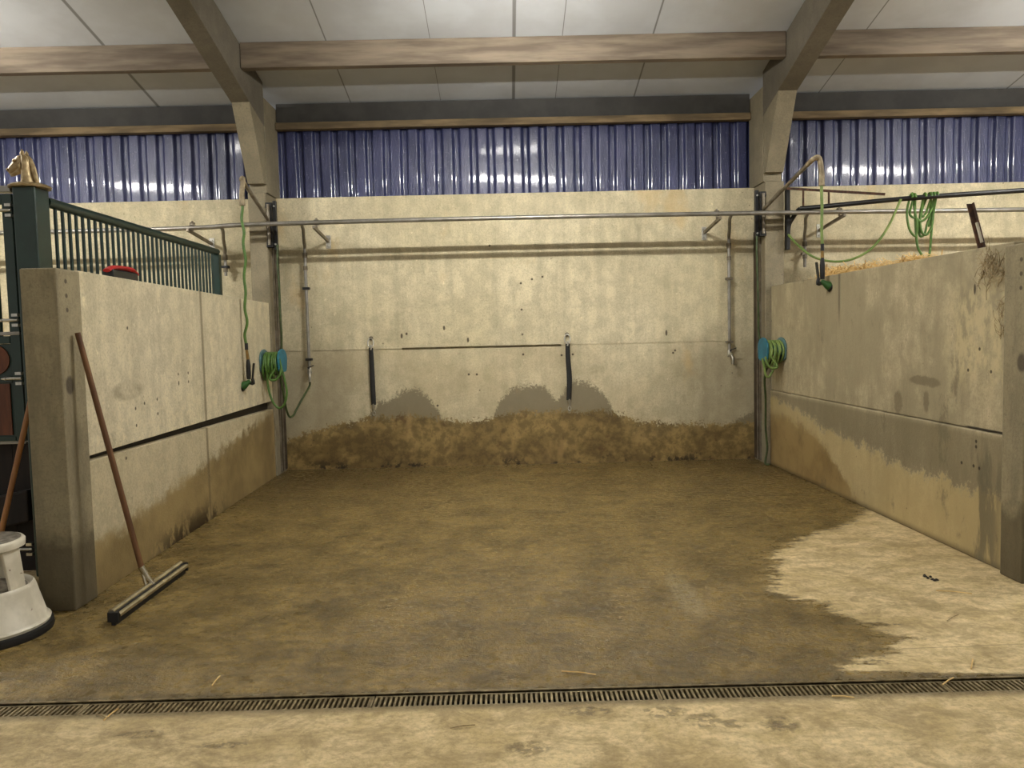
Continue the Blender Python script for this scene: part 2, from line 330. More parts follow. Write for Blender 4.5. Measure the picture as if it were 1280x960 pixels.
M['hay'] = simple('dry_hay', (168, 148, 106), .8, scale=40, dark=(120, 100, 66))
M['red'] = simple('red_plastic', (190, 36, 34), .4, scale=20)
M['dirt'] = simple('dark_dirt_and_filler', (40, 32, 20), .8, scale=30)
M['lampbody'] = simple('white_lamp_body', (210, 208, 200), .5, scale=10)
def emit(name, rgb, s):
    n = N(name); n.b.inputs['Emission Color'].default_value = rgb; n.b.inputs['Emission Strength'].default_value = s
    return n.done((.8, .8, .8, 1), .5)
M['tube'] = emit('lit_fluorescent_tube', (1.0, .975, .92, 1), 150)
M['tubefar'] = emit('lit_fluorescent_tube_aisle', (1.0, .975, .92, 1), 32)

# ------------------------------------------------------------------ objects
ORG = {}
def props(o, label=None, cat=None, group=None, kind=None):
    if label: o['label'] = label
    if cat: o['category'] = cat
    if group: o['group'] = group
    if kind: o['kind'] = kind
    return o
def thing(name, label, cat, loc=(0, 0, 0), group=None):
    o = bpy.data.objects.new(name, None); COL.objects.link(o); o.location = loc; o.empty_display_size = .05
    ORG[o.name] = Vector(loc); return props(o, label, cat, group)
def catmull(pts, k=6):
    pts = [Vector(p) for p in pts]
    if len(pts) < 3: return pts
    P = [2*pts[0]-pts[1]] + pts + [2*pts[-1]-pts[-2]]; out = []
    for i in range(1, len(P)-2):
        a, b, c, d = P[i-1:i+3]
        for j in range(k):
            t = j/k
            out.append(.5*((2*b)+(c-a)*t+(2*a-5*b+4*c-d)*t*t+(3*b-a-3*c+d)*t**3))
    out.append(pts[-1]); return out
class MB:
    def __init__(s): s.b = bmesh.new()
    def box(s, x0, x1, y0, y1, z0, z1):
        return s.hexa([(x0, y0, z0), (x1, y0, z0), (x1, y1, z0), (x0, y1, z0), (x0, y0, z1), (x1, y0, z1), (x1, y1, z1), (x0, y1, z1)])
    def hexa(s, c):
        v = [s.b.verts.new(p) for p in c]
        for f in ((0, 3, 2, 1), (4, 5, 6, 7), (0, 1, 5, 4), (1, 2, 6, 5), (2, 3, 7, 6), (3, 0, 4, 7)): s.b.faces.new([v[i] for i in f])
        return s
    def obox(s, a, b, w, h, up=(0, 0, 1)):
        a, b = Vector(a), Vector(b); d = (b-a).normalized(); u = Vector(up)
        r = d.cross(u).normalized(); u = r.cross(d).normalized()
        return s.hexa([p+r*i*w/2+u*j*h/2 for j in (-1, 1) for p, i in ((a, -1), (a, 1), (b, 1), (b, -1))])
    def prism(s, poly, d):
        d = Vector(d); v0 = [s.b.verts.new(p) for p in poly]; v1 = [s.b.verts.new(Vector(p)+d) for p in poly]
        s.b.faces.new(v0[::-1]); s.b.faces.new(v1); n = len(poly)
        for i in range(n): s.b.faces.new((v0[i], v0[(i+1) % n], v1[(i+1) % n], v1[i]))
        return s
    def tube(s, pts, r, n=10, smooth=0, closed=False, sq=1.0):
        if smooth: pts = catmull(pts, smooth)
        pts = [Vector(p) for p in pts]; L = len(pts); R = r if isinstance(r, (list, tuple)) else [r]*L
        if len(R) != L: R = [R[min(int(i/(L-1)*(len(R)-1)), len(R)-2)]*(1-(i/(L-1)*(len(R)-1)) % 1 if i < L-1 else 0)+R[min(int(i/(L-1)*(len(R)-1)), len(R)-2)+1]*((i/(L-1)*(len(R)-1)) % 1 if i < L-1 else 1) for i in range(L)]
        rings = []; prev = None
        for i, p in enumerate(pts):
            d = (pts[min(i+1, L-1)]-pts[max(i-1, 0)])
            if closed: d = pts[(i+1) % L]-pts[i-1]
            d.normalize()
            if prev is None:
                u = Vector((0, 0, 1)) if abs(d.z) < .9 else Vector((0, 1, 0))
                prev = (u-d*u.dot(d)).normalized()
            else:
                prev = (prev-d*prev.dot(d)).normalized()
            w = d.cross(prev)
            rings.append([s.b.verts.new(p+(prev*math.cos(2*PI*k/n)+w*sq*math.sin(2*PI*k/n))*R[i]) for k in range(n)])
        for i in range(L if closed else L-1):
            A, B = rings[i], rings[(i+1) % L]
            for k in range(n): s.b.faces.new((A[k], A[(k+1) % n], B[(k+1) % n], B[k]))
        if not closed: s.b.faces.new(rings[0][::-1]); s.b.faces.new(rings[-1])
        return s
    def lathe(s, prof, c, n=32, ax=(0, 0, 1)):
        c = Vector(c); q = Vector((0, 0, 1)).rotation_difference(Vector(ax)); rings = []
        for r, z in prof: rings.append([s.b.verts.new(c+q @ Vector((r*math.cos(2*PI*k/n), r*math.sin(2*PI*k/n), z))) for k in range(n)])
        for A, B in zip(rings, rings[1:]):
            for k in range(n): s.b.faces.new((A[k], A[(k+1) % n], B[(k+1) % n], B[k]))
        s.b.faces.new(rings[0][::-1]); s.b.faces.new(rings[-1]); return s
    def build(s, name, mat, parent=None, bevel=0, smooth=False, **kw):
        bmesh.ops.recalc_face_normals(s.b, faces=s.b.faces)
        off = ORG.get(parent.name, Vector((0, 0, 0))) if parent else Vector((0, 0, 0))
        if parent: bmesh.ops.translate(s.b, verts=s.b.verts, vec=-off)
        me = bpy.data.meshes.new(name); s.b.to_mesh(me); s.b.free()
        if smooth:
            me.polygons.foreach_set('use_smooth', [True]*len(me.polygons))
            me.set_sharp_from_angle(angle=math.radians(50))
        me.materials.append(mat if not isinstance(mat, str) else M[mat])
        o = bpy.data.objects.new(name, me); COL.objects.link(o)
        if parent: o.parent = parent
        ORG[o.name] = off
        if bevel:
            mo = o.modifiers.new('bevel', 'BEVEL'); mo.width = bevel; mo.segments = 2; mo.limit_method = 'ANGLE'
        props(o, **kw); return o

# ================================================================== setting
XL, XR = -8.0, 8.2
DY0, DY1, DX0, DX1 = 2.648, 2.745, -2.6, 2.62      # the drain slot
b = MB()
def quad(b, pts): b.b.faces.new([b.b.verts.new(p) for p in pts])
quad(b, [(XL, -6, 0), (XR, -6, 0), (XR, DY0, 0), (XL, DY0, 0)])
quad(b, [(XL, DY1, 0), (XR, DY1, 0), (XR, 8.3, 0), (XL, 8.3, 0)])
for a, c in ((XL, DX0), (DX1, XR)): quad(b, [(a, DY0, 0), (c, DY0, 0), (c, DY1, 0), (a, DY1, 0)])
quad(b, [(DX0, DY0, -.12), (DX1, DY0, -.12), (DX1, DY1, -.12), (DX0, DY1, -.12)])
quad(b, [(DX0, DY0, 0), (DX1, DY0, 0), (DX1, DY0, -.12), (DX0, DY0, -.12)])
quad(b, [(DX0, DY1, 0), (DX1, DY1, 0), (DX1, DY1, -.12), (DX0, DY1, -.12)])
quad(b, [(DX0, DY0, 0), (DX0, DY1, 0), (DX0, DY1, -.12), (DX0, DY0, -.12)])
quad(b, [(DX1, DY0, 0), (DX1, DY1, 0), (DX1, DY1, -.12), (DX1, DY0, -.12)])
bmesh.ops.remove_doubles(b.b, verts=b.b.verts, dist=1e-5)
fl = b.build('floor', 'floor', kind='structure')
fl.data.materials.append(M['pit'])
for p in fl.data.polygons:
    if min(fl.data.vertices[i].co.z for i in p.vertices) < -.05: p.material_index = 1
# back wall: concrete panels with a joint at z 1.2 and uneven top
b = MB()
ZT = 2.72
segs = [(XL, -1.05, .012, .006), (-1.05, .55, .06, .021), (.55, XR, .006, .006)]
for x0, x1, dep, hgt in segs:
    zj = 1.2
    prof = [(0, 0), (0, zj-hgt/2), (dep, zj-hgt/2), (dep, zj+hgt/2), (0, zj+hgt/2), (0, ZT), (.14, ZT), (.14, 0)]
    b.prism([(x0, WY+dy, z) for dy, z in prof], (x1-x0, 0, 0))
b.build('wall_back', 'wall', kind='structure')
# blue corrugated sheets above and behind the concrete
b = MB(); CY = 7.93; per = .1755
def corner(p, q, r_, k=5):
    # rounded corner at q between the line from p and the line to r_
    p, q, r_ = Vector(p), Vector(q), Vector(r_); a = (p-q).normalized(); c = (r_-q).normalized(); R_ = .012
    st_, en = q+a*R_, q+c*R_
    out = [q+a*(R_+.002)]
    for i in range(k+1):
        t = i/k; out.append(st_*(1-t)**2+q*2*t*(1-t)+en*t*t)
    return out+[q+c*(R_+.002)]
base = [(-.0445, 0), (0, 0), (.019, -.036), (.113, -.036), (.132, 0), (.1755, 0)]
CP = []
for i in (1, 2, 3, 4): CP += [tuple(v) for v in corner(base[i-1], base[i], base[i+1])]
prof = []
x = XL
while x < XR:
    for dx, dy in CP:
        prof.append((x+dx+.015, CY+dy))
    x += per
zs = [2.55, 2.9, 3.2, 3.62]
rows = [[b.b.verts.new((px+.003*math.sin(px*3+z*5), py+.003*math.sin(px*1.7+z*6), z)) for px, py in prof] for z in zs]
for A, B in zip(rows, rows[1:]):
    for i in range(len(A)-1): b.b.faces.new((A[i], A[i+1], B[i+1], B[i]))
ro = [[b.b.verts.new((v.co.x, v.co.y+.01, v.co.z)) for v in r] for r in (rows[0], rows[-1])]
for A, B in zip((rows[0], rows[-1]), ro):
    for i in range(len(A)-1): b.b.faces.new((A[i], A[i+1], B[i+1], B[i]))
cl = b.build('wall_upper', 'clad', kind='structure', smooth=True)
# roof
RS = .215
def roof_z(y): return 5.364-RS*y
b = MB()
b.prism([(XL, 8.3, roof_z(8.3)), (XL, -6, roof_z(-6)), (XL, -6, roof_z(-6)+.1), (XL, 8.3, roof_z(8.3)+.1)], (XR-XL, 0, 0))
b.build('ceiling', 'ceil', kind='structure')
# ================================================================== frame of the barn
for side, x0, x1, nm, nb in ((-1, -2.42, -2.25, 'left', 'white-barred green stall'), (1, 2.50, 2.68, 'right', 'straw heap')):
    c = thing('concrete_column', 'grey concrete column with slanting haunch at the %s end of the back wall' % nm, 'column', ((x0+x1)/2, 7.57, 0))
    MB().box(x0, x1, 7.4, 7.735, 0, 2.715).box(x0, x1, 7.46, 7.88, 2.725, 3.62).build('shaft', 'column', c, bevel=.006)
    hp = [(x0+.004, 7.398, 2.80), (x0+.004, 7.05, 3.46), (x0+.004, 7.05, 3.52), (x0+.004, 7.45, 3.5), (x0+.004, 7.45, 2.80)]
    MB().prism(hp, (x1-x0-.008, 0, 0)).build('haunch', 'column', c, bevel=.005)
    # steel channel let into the side that faces the wash bay
    sx = x1 if side < 0 else x0
    g = MB()
    for yy in (7.52, 7.60): g.box(min(sx-side*.0, sx-side*.016), max(sx, sx-side*.016), yy, yy+.018, .02, 2.28)
    g.build('channel_strip', 'galvdull', c)
    MB().box(min(sx, sx-side*.006), max(sx, sx-side*.006), 7.54, 7.735, .02, 2.28).build('channel_back', 'duskrust', c, label='dark rusty steel channel back')
    r = thing('roof_rafter', 'dark concrete rafter rising from the %s column towards the camera' % nm, 'rafter', ((x0+x1)/2, 7.0, 3.5))
    bot = lambda y: 3.455+.27*(7.05-y)
    poly = [(7.05, bot(7.05)), (7.46, bot(7.46)), (7.46, roof_z(7.46)-.002), (3.0, roof_z(3.0)-.002), (-2, roof_z(-2)-.002), (-2, roof_z(-2)-.22), (3.0, bot(3.0)-.12), (5.0, bot(5.0))]
    MB().prism([(x0, y, z) for y, z in poly], (x1-x0, 0, 0)).build('rafter_body', 'rafter', r, bevel=.006)
bays = [('left bay', XL, -2.425), ('wash bay', -2.245, 2.495), ('right bay', 2.685, XR)]
where = {'left bay': 'left of the left rafter', 'wash bay': 'between the two rafters', 'right bay': 'right of the right rafter'}
for nm, x0, x1 in bays:
    o = MB().prism([(x0, 6.83, 3.675), (x0, 6.91, 3.675), (x0, 6.91, roof_z(6.91)-.002), (x0, 6.83, roof_z(6.83)-.002)], (x1-x0, 0, 0)).build('roof_purlin', 'purlin', bevel=.004)
    props(o, 'weathered timber roof purlin %s, halfway up the white roof' % where[nm], 'purlin')
    o = MB().prism([(x0, 5.3, roof_z(5.3)-.225), (x0, 5.38, roof_z(5.3)-.225), (x0, 5.38, roof_z(5.38)-.002), (x0, 5.3, roof_z(5.3)-.002)], (x1-x0, 0, 0)).build('upper_purlin', 'purlin', bevel=.004)
    props(o, 'upper timber roof purlin %s, above the lamps' % where[nm], 'purlin')
    e = thing('eave_beam', 'dark eave beam with a wooden board under it, %s' % where[nm], 'beam', ((x0+x1)/2, 7.85, 3.5))
    MB().box(x0+.002, x1-.002, 7.83, 7.885, 3.475, roof_z(7.885)-.004).build('beam', 'eave', e, bevel=.003)
    MB().box(x0+.002, x1-.002, 7.79, 7.87, 3.405, 3.472).build('board', 'board', e, bevel=.003)

# ================================================================== partitions
def lx(y): return -2.165-(y-3.93)*(.097/3.47)
p = thing('concrete_partition', 'pale concrete stall partition on the left with the squeegee leaning on it', 'partition', (-2.3, 5.6, 0))
def slab(x_of, y0, y1, z0, z1, t, z1b=None):
    z1b = z1b or z1
    return MB().hexa([(x_of(y0), y0, z0), (x_of(y1), y1, z0), (x_of(y1)+t, y1, z0), (x_of(y0)+t, y0, z0), (x_of(y0), y0, z1), (x_of(y1), y1, z1b), (x_of(y1)+t, y1, z1b), (x_of(y0)+t, y0, z1)])
slab(lx, 3.932, 7.395, 0, .708, -.12, .655).build('lower_panel', 'left', p, bevel=.004)
slab(lx, 3.932, 7.395, .735, 1.685, -.12, 1.672).build('upper_panel', 'left', p, bevel=.004)
MB().hexa([(lx(y)+(-.055 if k == 0 else -.10), y, z+(-.0155*(y-3.93) if z < .72 else -.0)) for z in (.7085, .7345) for y, k in ((3.94, 0), (7.39, 0), (7.39, 1), (3.94, 1))]).build('joint_strip', 'dirt', p)  # dark filler set in the gap so the recess reads dark
MB().box(-2.325, -2.15, 3.72, 3.93, 0, 1.68).build('post', 'post', p, bevel=.008)
p = thing('concrete_partition', 'grey damp-stained concrete stall partition on the right with straw on top', 'partition', (2.65, 5.6, 0))
rx = lambda y: 2.600-(y-3.93)*.0135
slab(lambda y: rx(y)-.012, 3.932, 7.395, 0, .722, .12).build('lower_panel', 'right', p, bevel=.008)
slab(rx, 3.932, 7.395, .726, 1.722, .12).build('upper_panel', 'right', p, bevel=.006)
MB().box(2.55, 2.725, 3.76, 3.93, 0, 1.70).build('post', 'post', p, bevel=.008)

# ================================================================== overhead pipe and plumbing
PY = 7.27
pz = lambda x: 2.405
p = thing('overhead_pipe', 'long galvanised water pipes running in front of the wall past both columns', 'pipe', (0, PY, 2.405))
MB().tube([(XL+.4, PY, 2.375), (-3.3, PY, 2.375), (-2.3, PY, 2.40), (0, PY, 2.408), (2.3, PY, 2.40), (5.0, PY, 2.375), (XR-.4, PY, 2.37)], .021, 14, 5).build('pipe', 'galv', p, smooth=True)
MB().tube([(XL+.4, 7.175, 2.361), (-3.3, 7.175, 2.361), (-2.3, 7.175, 2.386), (0, 7.175, 2.394), (2.3, 7.175, 2.386), (5.0, 7.175, 2.361), (XR-.4, 7.175, 2.356)], .019, 14, 5).build('pipe', 'galv', p, smooth=True)
for px, s in ((241, -1), (396, 1), (896, -1), (1049, 1)):
    q = ony(px, 290 if px < 500 else 275, PY); x = q.x; wx = x
    zc = 2.385
    g = MB().obox((x, 7.15, zc-.038), (wx, WY-.012, zc-.10), .022, .026).tube([(x, PY, zc-.03), (x, PY, zc+.06)], .01, 8).tube([(x-.02, PY, zc+.02+.027*math.sin(0)), (x+.02, PY, zc+.02)], .027, 12)
    br = g.build('pipe_bracket', 'galvdull', p)
    f = MB().box(wx-.024, wx+.024, WY-.012, WY-.001, zc-.17, zc-.04)
    for dz in (-.145, -.065): f.lathe([(.010, 0), (.010, .012)], (wx, WY-.012, zc+dz), 8, (0, -1, 0))
    f.build('wall_plate', 'zinc', br, bevel=.002, label='white zinc wall plate')
# downpipes with taps
def downpipe(px, y_top, y_bot, tap, label, bent=0):
    a = ony(px, y_top, 7.66); c = ony(px+(px*0), y_bot, 7.66); x = a.x; zt = a.z; zb = c.z
    t = thing('downpipe', label, 'pipe', (x, 7.66, zb))
    MB().tube([(x*.962, PY+.01, 2.39), (x*.968, PY+.12, 2.36), (x*.982, 7.50, 2.30), (x*.994, 7.62, 2.22), (x, 7.66, 2.16), (x, 7.66, zb+.05), (x, 7.66, zb)], .016, 10, 5).build('pipe', 'galv', t, smooth=True)
    MB().lathe([(.024, 0), (.024, .05)], (x, 7.66, 2.12), 12).build('coupling', 'galvdull', t)
    MB().lathe([(.022, 0), (.022, .04)], (x, 7.66, 2.0), 12).build('coupling', 'galvdull', t)
    for zc in ((1.82, zb+.10) if tap else (2.05,)):
        MB().box(x-.032, x+.032, 7.635, 7.69, zc-.012, zc+.012).box(x-.008, x+.008, 7.68, 7.739, zc-.01, zc+.01).build('pipe_clamp', 'blacksteel' if px < 500 else 'galvdull', t, bevel=.002)
    if tap:
        k = MB().lathe([(.02, -.05), (.024, -.03), (.024, .0), (.018, .02)], (x, 7.66, zb), 12).tube([(x, 7.66, zb-.01), (x+.01, 7.62, zb-.03), (x+.015, 7.60, zb-.07), (x+.015, 7.60, zb-.12)], .013, 10, 4)
        tp = k.build('tap', 'zinc', t, smooth=True)
        MB().obox((x+.0, 7.63, zb+.02), (x+.055, 7.61, zb+.04), .012, .008).lathe([(.008, 0), (.008, .04)], (x, 7.65, zb+.01), 8, (0, -1, .2)).build('tap_lever', 'blacksteel', tp)
    return x, zb
xa, za = downpipe(380, 290, 462, True, 'vertical water pipe with tap on the back wall near the left column')
xb, zb_ = downpipe(911, 285, 440, True, 'vertical water pipe with tap on the back wall near the right column')
downpipe(280, 292, 345, False, 'short pipe drop on the wall seen behind the green railing')
downpipe(1006, 275, 334, False, 'short pipe drop on the wall just right of the right column')

# ================================================================== swing booms with hanging hoses
def spray_gun(parent, top, s):
    """s=-1: nozzle to the left, trigger right ; +1 mirrored"""
    x, y, z = top
    g = MB().lathe([(.012, 0), (.016, -.02), (.020, -.06), (.019, -.14), (.017, -.17)], (x, y, z), 14)
    gr = g.build('gun_grip', 'gunblack', parent, smooth=True)
    MB().obox((x+(-s)*.048, y, z-.035), (x+(-s)*.030, y, z-.18), .012, .026, (0, 1, 0)).tube([(x-s*.03, y, z-.165), (x-s*.036, y, z-.205), (x-s*.01, y, z-.20)], .015, 8, 3).build('trigger', 'gunblack', parent, smooth=True)
    d = Vector((s*.85, -.15, -.55)).normalized()
    c = Vector((x-s*.012, y, z-.185))
    MB().tube([c, c+d*.03, c+d*.055, c+d*.085], [.018, .022, .032, .036], 16).build('gun_head', 'gungreen', parent, smooth=True, label='green plastic spray head')
    MB().tube([c+d*.082, c+d*.10], [.040, .040], 18).build('nozzle_ring', 'gunblack', parent, smooth=True)
def boom(side, hx_px, tip_px, pivot_px, ytip, hose_pts_px, gun_px, label, hlabel, mat):
    ps = 2.25*side if side < 0 else 2.5
    piv = ony(*pivot_px, 7.43)
    t = thing('wash_boom', label, 'boom', piv)
    bx = -2.225 if side < 0 else 2.475
    # black bearing bracket bolted on the column side
    g = MB().box(bx-.022, bx+.022, 7.40, 7.47, 2.20, 2.62).box(bx-.03*1, bx+.03, 7.385, 7.42, 2.57, 2.62).box(bx-.03, bx+.03, 7.385, 7.42, 2.20, 2.25)
    g.box(bx-side*.045-.016, bx-side*.045+.016, 7.42, 7.46, 2.18, 2.64)
    br = g.build('pivot_bracket', 'blacksteel', t, bevel=.003)
    for zz in (2.23, 2.41, 2.59): MB().lathe([(.009, 0), (.009, .010)], (bx-side*.045, 7.42, zz), 8, (0, -1, 0)).build('bolt', 'zinc', br)
    MB().tube([(bx, 7.375, 2.22), (bx, 7.375, 2.60)], .014, 10).build('pivot_pin', 'galvdull', t)
    tip = ony(*tip_px, ytip); tip2 = ony(hx_px, tip_px[1]+10, ytip)
    a = Vector((bx, 7.37, piv.z))
    d = (tip-a)
    MB().tube([a, a+d*.5, a+d*.93], .017, 12).build('arm', 'galvdull', t, smooth=True)
    drop = ony(hx_px, hose_pts_px[0][1]+4, ytip)
    pts = [a+d*.90, tip+Vector((0, 0, -.005)), Vector((drop.x-(.02 if side > 0 else -.015), tip.y, tip.z-.0)), Vector((drop.x, ytip, drop.z+.10)), drop]
    MB().tube(pts, [.019, .02, .021, .021, .024], 12, 6).build('end_elbow', 'sleeve', t, smooth=True, label='pale beige bent end of the boom')
    h = thing('hanging_hose', hlabel, 'hose', (drop.x, ytip, drop.z-.02))
    hp = [Vector((drop.x, ytip, drop.z-.003))]+[ony(x, y, ytip) for x, y in hose_pts_px[1:]]
    MB().tube(hp, .0115, 10, 8).build('hose', mat, h, smooth=True)
    e = hp[-1]
    MB().tube([e+Vector((0, 0, .02)), e-Vector((0, 0, .035))], .0145, 10).build('hose_clip', 'gunblack', h)
    gt = ony(*gun_px, ytip)
    MB().tube([e-Vector((0, 0, .03)), gt+Vector((0, 0, -.002))], [.011, .014], 10).build('connector', 'brass', h, smooth=True)
    spray_gun(h, gt, side)
boom(-1, 303, (302, 224), (349, 276), 6.5,
     [(303, 253), (303, 262), (302, 275), (305, 290), (304, 305), (307, 325), (305, 345), (307, 365), (306, 385), (309, 403), (306, 418), (308, 432)], (310, 449),
     'galvanised swing boom with beige elbow on the left column', 'green hose with black spray gun hanging beside the left partition', 'hose')
boom(1, 1027, (1017, 198), (947, 263), 6.1,
     [(1027, 228), (1027, 240), (1027.5, 262), (1027, 285), (1028, 308)], (1028, 322),
     'galvanised swing boom with beige elbow on the right column', 'straight pale green hose with spray gun hanging above the right partition', 'hosepale')

P = Vector
# ================================================================== hose holders with coils
def holder(side, face, label, clabel, mat, hang, extra):
    s = -side         # direction out of the partition
    y0, y1, zt, zb = 6.98, 7.26, 1.235, 1.02
    t = thing('hose_holder', label, 'hose holder', (face, 7.12, zb))
    def plate(x, th):
        pts = []
        for k in range(9):
            a = PI*k/8; pts.append((x, (y0+y1)/2-math.cos(a)*(y1-y0)/2*.98, zt-.09+math.sin(a)*.09))
        pts += [(x, y1-.02, zb+.02), (x, y1-.06, zb), (x, y0+.06, zb), (x, y0+.02, zb+.02)]
        return MB().prism(pts, (s*th, 0, 0))
    plate(face+s*.002, .012).build('back_plate', 'tealdull', t, bevel=.004, label='faded grey-teal back plate')
    plate(face+s*.165, .016).build('front_plate', 'teal', t, bevel=.005)
    arc = [(face+s*.012, 7.12-math.cos(PI*k/10)*.10, 1.10+math.sin(PI*k/10)*.085) for k in range(11)]
    MB().prism(arc+[(face+s*.012, 7.20, 1.07), (face+s*.012, 7.04, 1.07)], (s*.155, 0, 0)).build('saddle', 'teal', t, bevel=.003)
    c = thing('hose_coil', clabel, 'hose', (face+s*.08, 7.12, 1.0))
    g = MB(); rnd = random.Random(3+side)
    def loop(x, drop, w, tilt, xs=0.0):
        pts = []
        for k in range(20):
            a = 2*PI*k/20; yy = math.cos(a); zz = math.sin(a)
            yy = 7.12+yy*w*(1 if zz < 0 else .9); z = 1.12+(.086*zz if zz > 0 else drop*zz)
            if zz > 0: z = 1.105+.096*zz; yy = 7.12+math.cos(a)*.118
            pts.append((x+tilt*zz*(-1 if zz < 0 else 0)+xs*math.cos(a), yy, z))
        g.tube(pts, .0105, 8, closed=True)
    for i in range(7):
        loop(face+s*(.030+.019*i), rnd.uniform(.10, .17), .125+rnd.uniform(-.01, .012), s*rnd.uniform(-.02, .03), rnd.uniform(-.008, .008))
    g.tube(hang, .0105, 8, 7)
    q = [P((face+s*.15, 6.975, 1.06)), P((face+s*.10, 6.955, .97)), P((face+s*.15, 6.955, .955)), P((face+s*.19, 6.965, 1.0)), P((face+s*.20, 6.98, 1.06))]
    g.tube(q, .0105, 8, 6)
    g.build('coil', mat, c, smooth=True)
    for pts in extra:
        MB().tube(pts, .0105, 8, 7).build('hose_end', 'hoseold', c, smooth=True, label='darker trailing hose end')
P = Vector
tapL = P((xa+.015, 7.60, za-.12))
holder(-1, lx(7.0)+.001, 'teal plastic hose holder on the left partition beside the column', 'green hose coiled on the left teal holder with long drooping loops', 'hose',
       [ony(*q, 7.02) for q in ((338, 447), (334, 462), (335, 482), (340, 500), (348, 510), (355, 506), (358.5, 492), (356, 476), (352, 461), (349, 448))],
       [[P(tapL), tapL-P((.01, 0, .05)), ony(377, 500, 7.45), ony(370, 513, 7.4), ony(367, 519, 7.35), ony(362, 521, 7.3), ony(358, 512, 7.25), ony(355, 495, 7.2), ony(351, 475, 7.15), ony(350, 462, 7.12), (-2.15, 7.12, 1.09)],
        [(-2.165, 7.3, 1.06), ony(351, 440, 7.36), ony(352, 420, 7.36), ony(350, 390, 7.36), ony(349, 360, 7.36), ony(347, 330, 7.36), ony(347, 306, 7.36)]])
holder(1, rx(7.1)-.001, 'teal plastic hose holder on the right partition beside the column', 'olive-green hose coiled on the right teal holder with a short loop', 'hosepale',
       [ony(*q, 7.02) for q in ((966, 436), (969, 448), (967, 461), (961, 471), (957, 468), (955, 456), (953, 448))],
       [[(2.46, 7.29, 1.07), ony(949, 420, 7.36), ony(948, 390, 7.36), ony(947, 350, 7.36), ony(946, 320, 7.36), ony(946, 295, 7.36)],
        [(2.45, 7.12, 1.02), ony(956, 470, 7.2), ony(957, 500, 7.28), ony(957, 535, 7.32), ony(959, 560, 7.33), (2.47, 7.33, .025), (2.50, 7.30, .012)]])

# ================================================================== tie rings with straps
for px, top, bot, w, lab in ((463, 423, 521, 0, 'left'), (709, 418, 515, 1, 'right')):
    a = ony(px, top, 7.70); z0 = ony(px, bot, 7.70).z; x = a.x
    r = thing('tie_ring', 'steel eye bolt with ring in the back wall above the %s black strap' % lab, 'ring', (x, 7.73, a.z))
    MB().lathe([(.022, 0), (.022, .006), (.012, .008), (.012, .03)], (x, 7.739, a.z), 12, (0, -1, 0)).build('eye_bolt', 'galvdull', r, smooth=True)
    ring = [(x+.028*math.cos(2*PI*k/20), 7.700+.01*math.sin(2*PI*k/20), a.z-.045+.045*math.sin(2*PI*k/20)) for k in range(20)]
    MB().tube(ring, .006, 8, closed=True).build('ring', 'zinc', r, smooth=True)
    s = thing('tie_strap', 'black rubber tie strap hanging from the %s ring on the back wall' % lab, 'strap', (x, 7.70, z0))
    zt = a.z-.095
    MB().tube([(x, 7.690, zt+.03), (x+.008, 7.690, zt+.01), (x, 7.690, zt-.02)], .010, 8, 3).build('top_hook', 'zinc', s, smooth=True)
    sb = MB().tube([(x+.002, 7.695, zt), (x+.004, 7.70, zt-.15), (x+.006+.008*w, 7.70, zt-.35), (x+.010-.006*w, 7.70, z0+.12)], [.010, .011, .012, .011], 12, 5, sq=2.2).build('webbing', 'strap', s, smooth=True)
    MB().tube([(x+.008, 7.70, z0+.13), (x+.010, 7.70, z0+.09), (x+.010, 7.70, z0+.06)], [.014, .010, .008], 8).tube([(x+.010+.013*math.cos(t), 7.70, z0+.035+.022*math.sin(t)) for t in [2*PI*k/12 for k in range(12)]], .005, 6, closed=True).build('snap_hook', 'zinc', s, smooth=True)

# ================================================================== squeegee
t = thing('floor_squeegee', 'chrome floor squeegee with brown wooden handle leaning on the left partition', 'squeegee', (-1.9, 3.95, 0))
A = onz(142, 776, .02); B = onz(228, 713, .02); mid = (A+B)/2; mid = mid+(B-A)*.03
top = onx(97, 416, -2.125); base = P((mid.x, mid.y, .055))
low = ony(185, 717, base.y)
hb = P((base.x-.045, base.y-.015, .14))
MB().tube([top, top+(hb-top)*.5, hb], [.0135, .0145, .0145], 12).build('handle', 'stick', t, smooth=True)
MB().tube([hb+(top-hb).normalized()*.02, hb+(base-hb)*.5, base+P((0, 0, .005))], [.018, .015, .012], 10).obox(base+P((-.01, -.05, .0)), hb+P((0, 0, -.02)), .008, .02).obox(base+P((-.01, .05, .0)), hb+P((0, 0, -.02)), .008, .02).build('socket', 'chrome', t, smooth=True)
ax = (B-A).normalized()
up = P((0, 0, 1))
g = MB()
g.tube([A+up*.040+P((-.010, 0, 0)), B+up*.040+P((-.010, 0, 0))], .015, 12).tube([A+up*.030+P((.022, 0, -.004)), B+up*.030+P((.022, 0, -.004))], .013, 12).obox(A+up*.020+P((.006, 0, 0)), B+up*.020+P((.006, 0, 0)), .02, .010)
g.build('blade_frame', 'chrome', t, smooth=True)
MB().obox(A+P((.004, -.012, .010)), B+P((.004, .012, .010)), .018, .058).obox(A+P((.004, -.014, .02)), A+P((.004, .0, .02)), .05, .046).obox(B+P((.004, .0, .02)), B+P((.004, .014, .02)), .05, .046).build('rubber_blade', 'rubber', t)

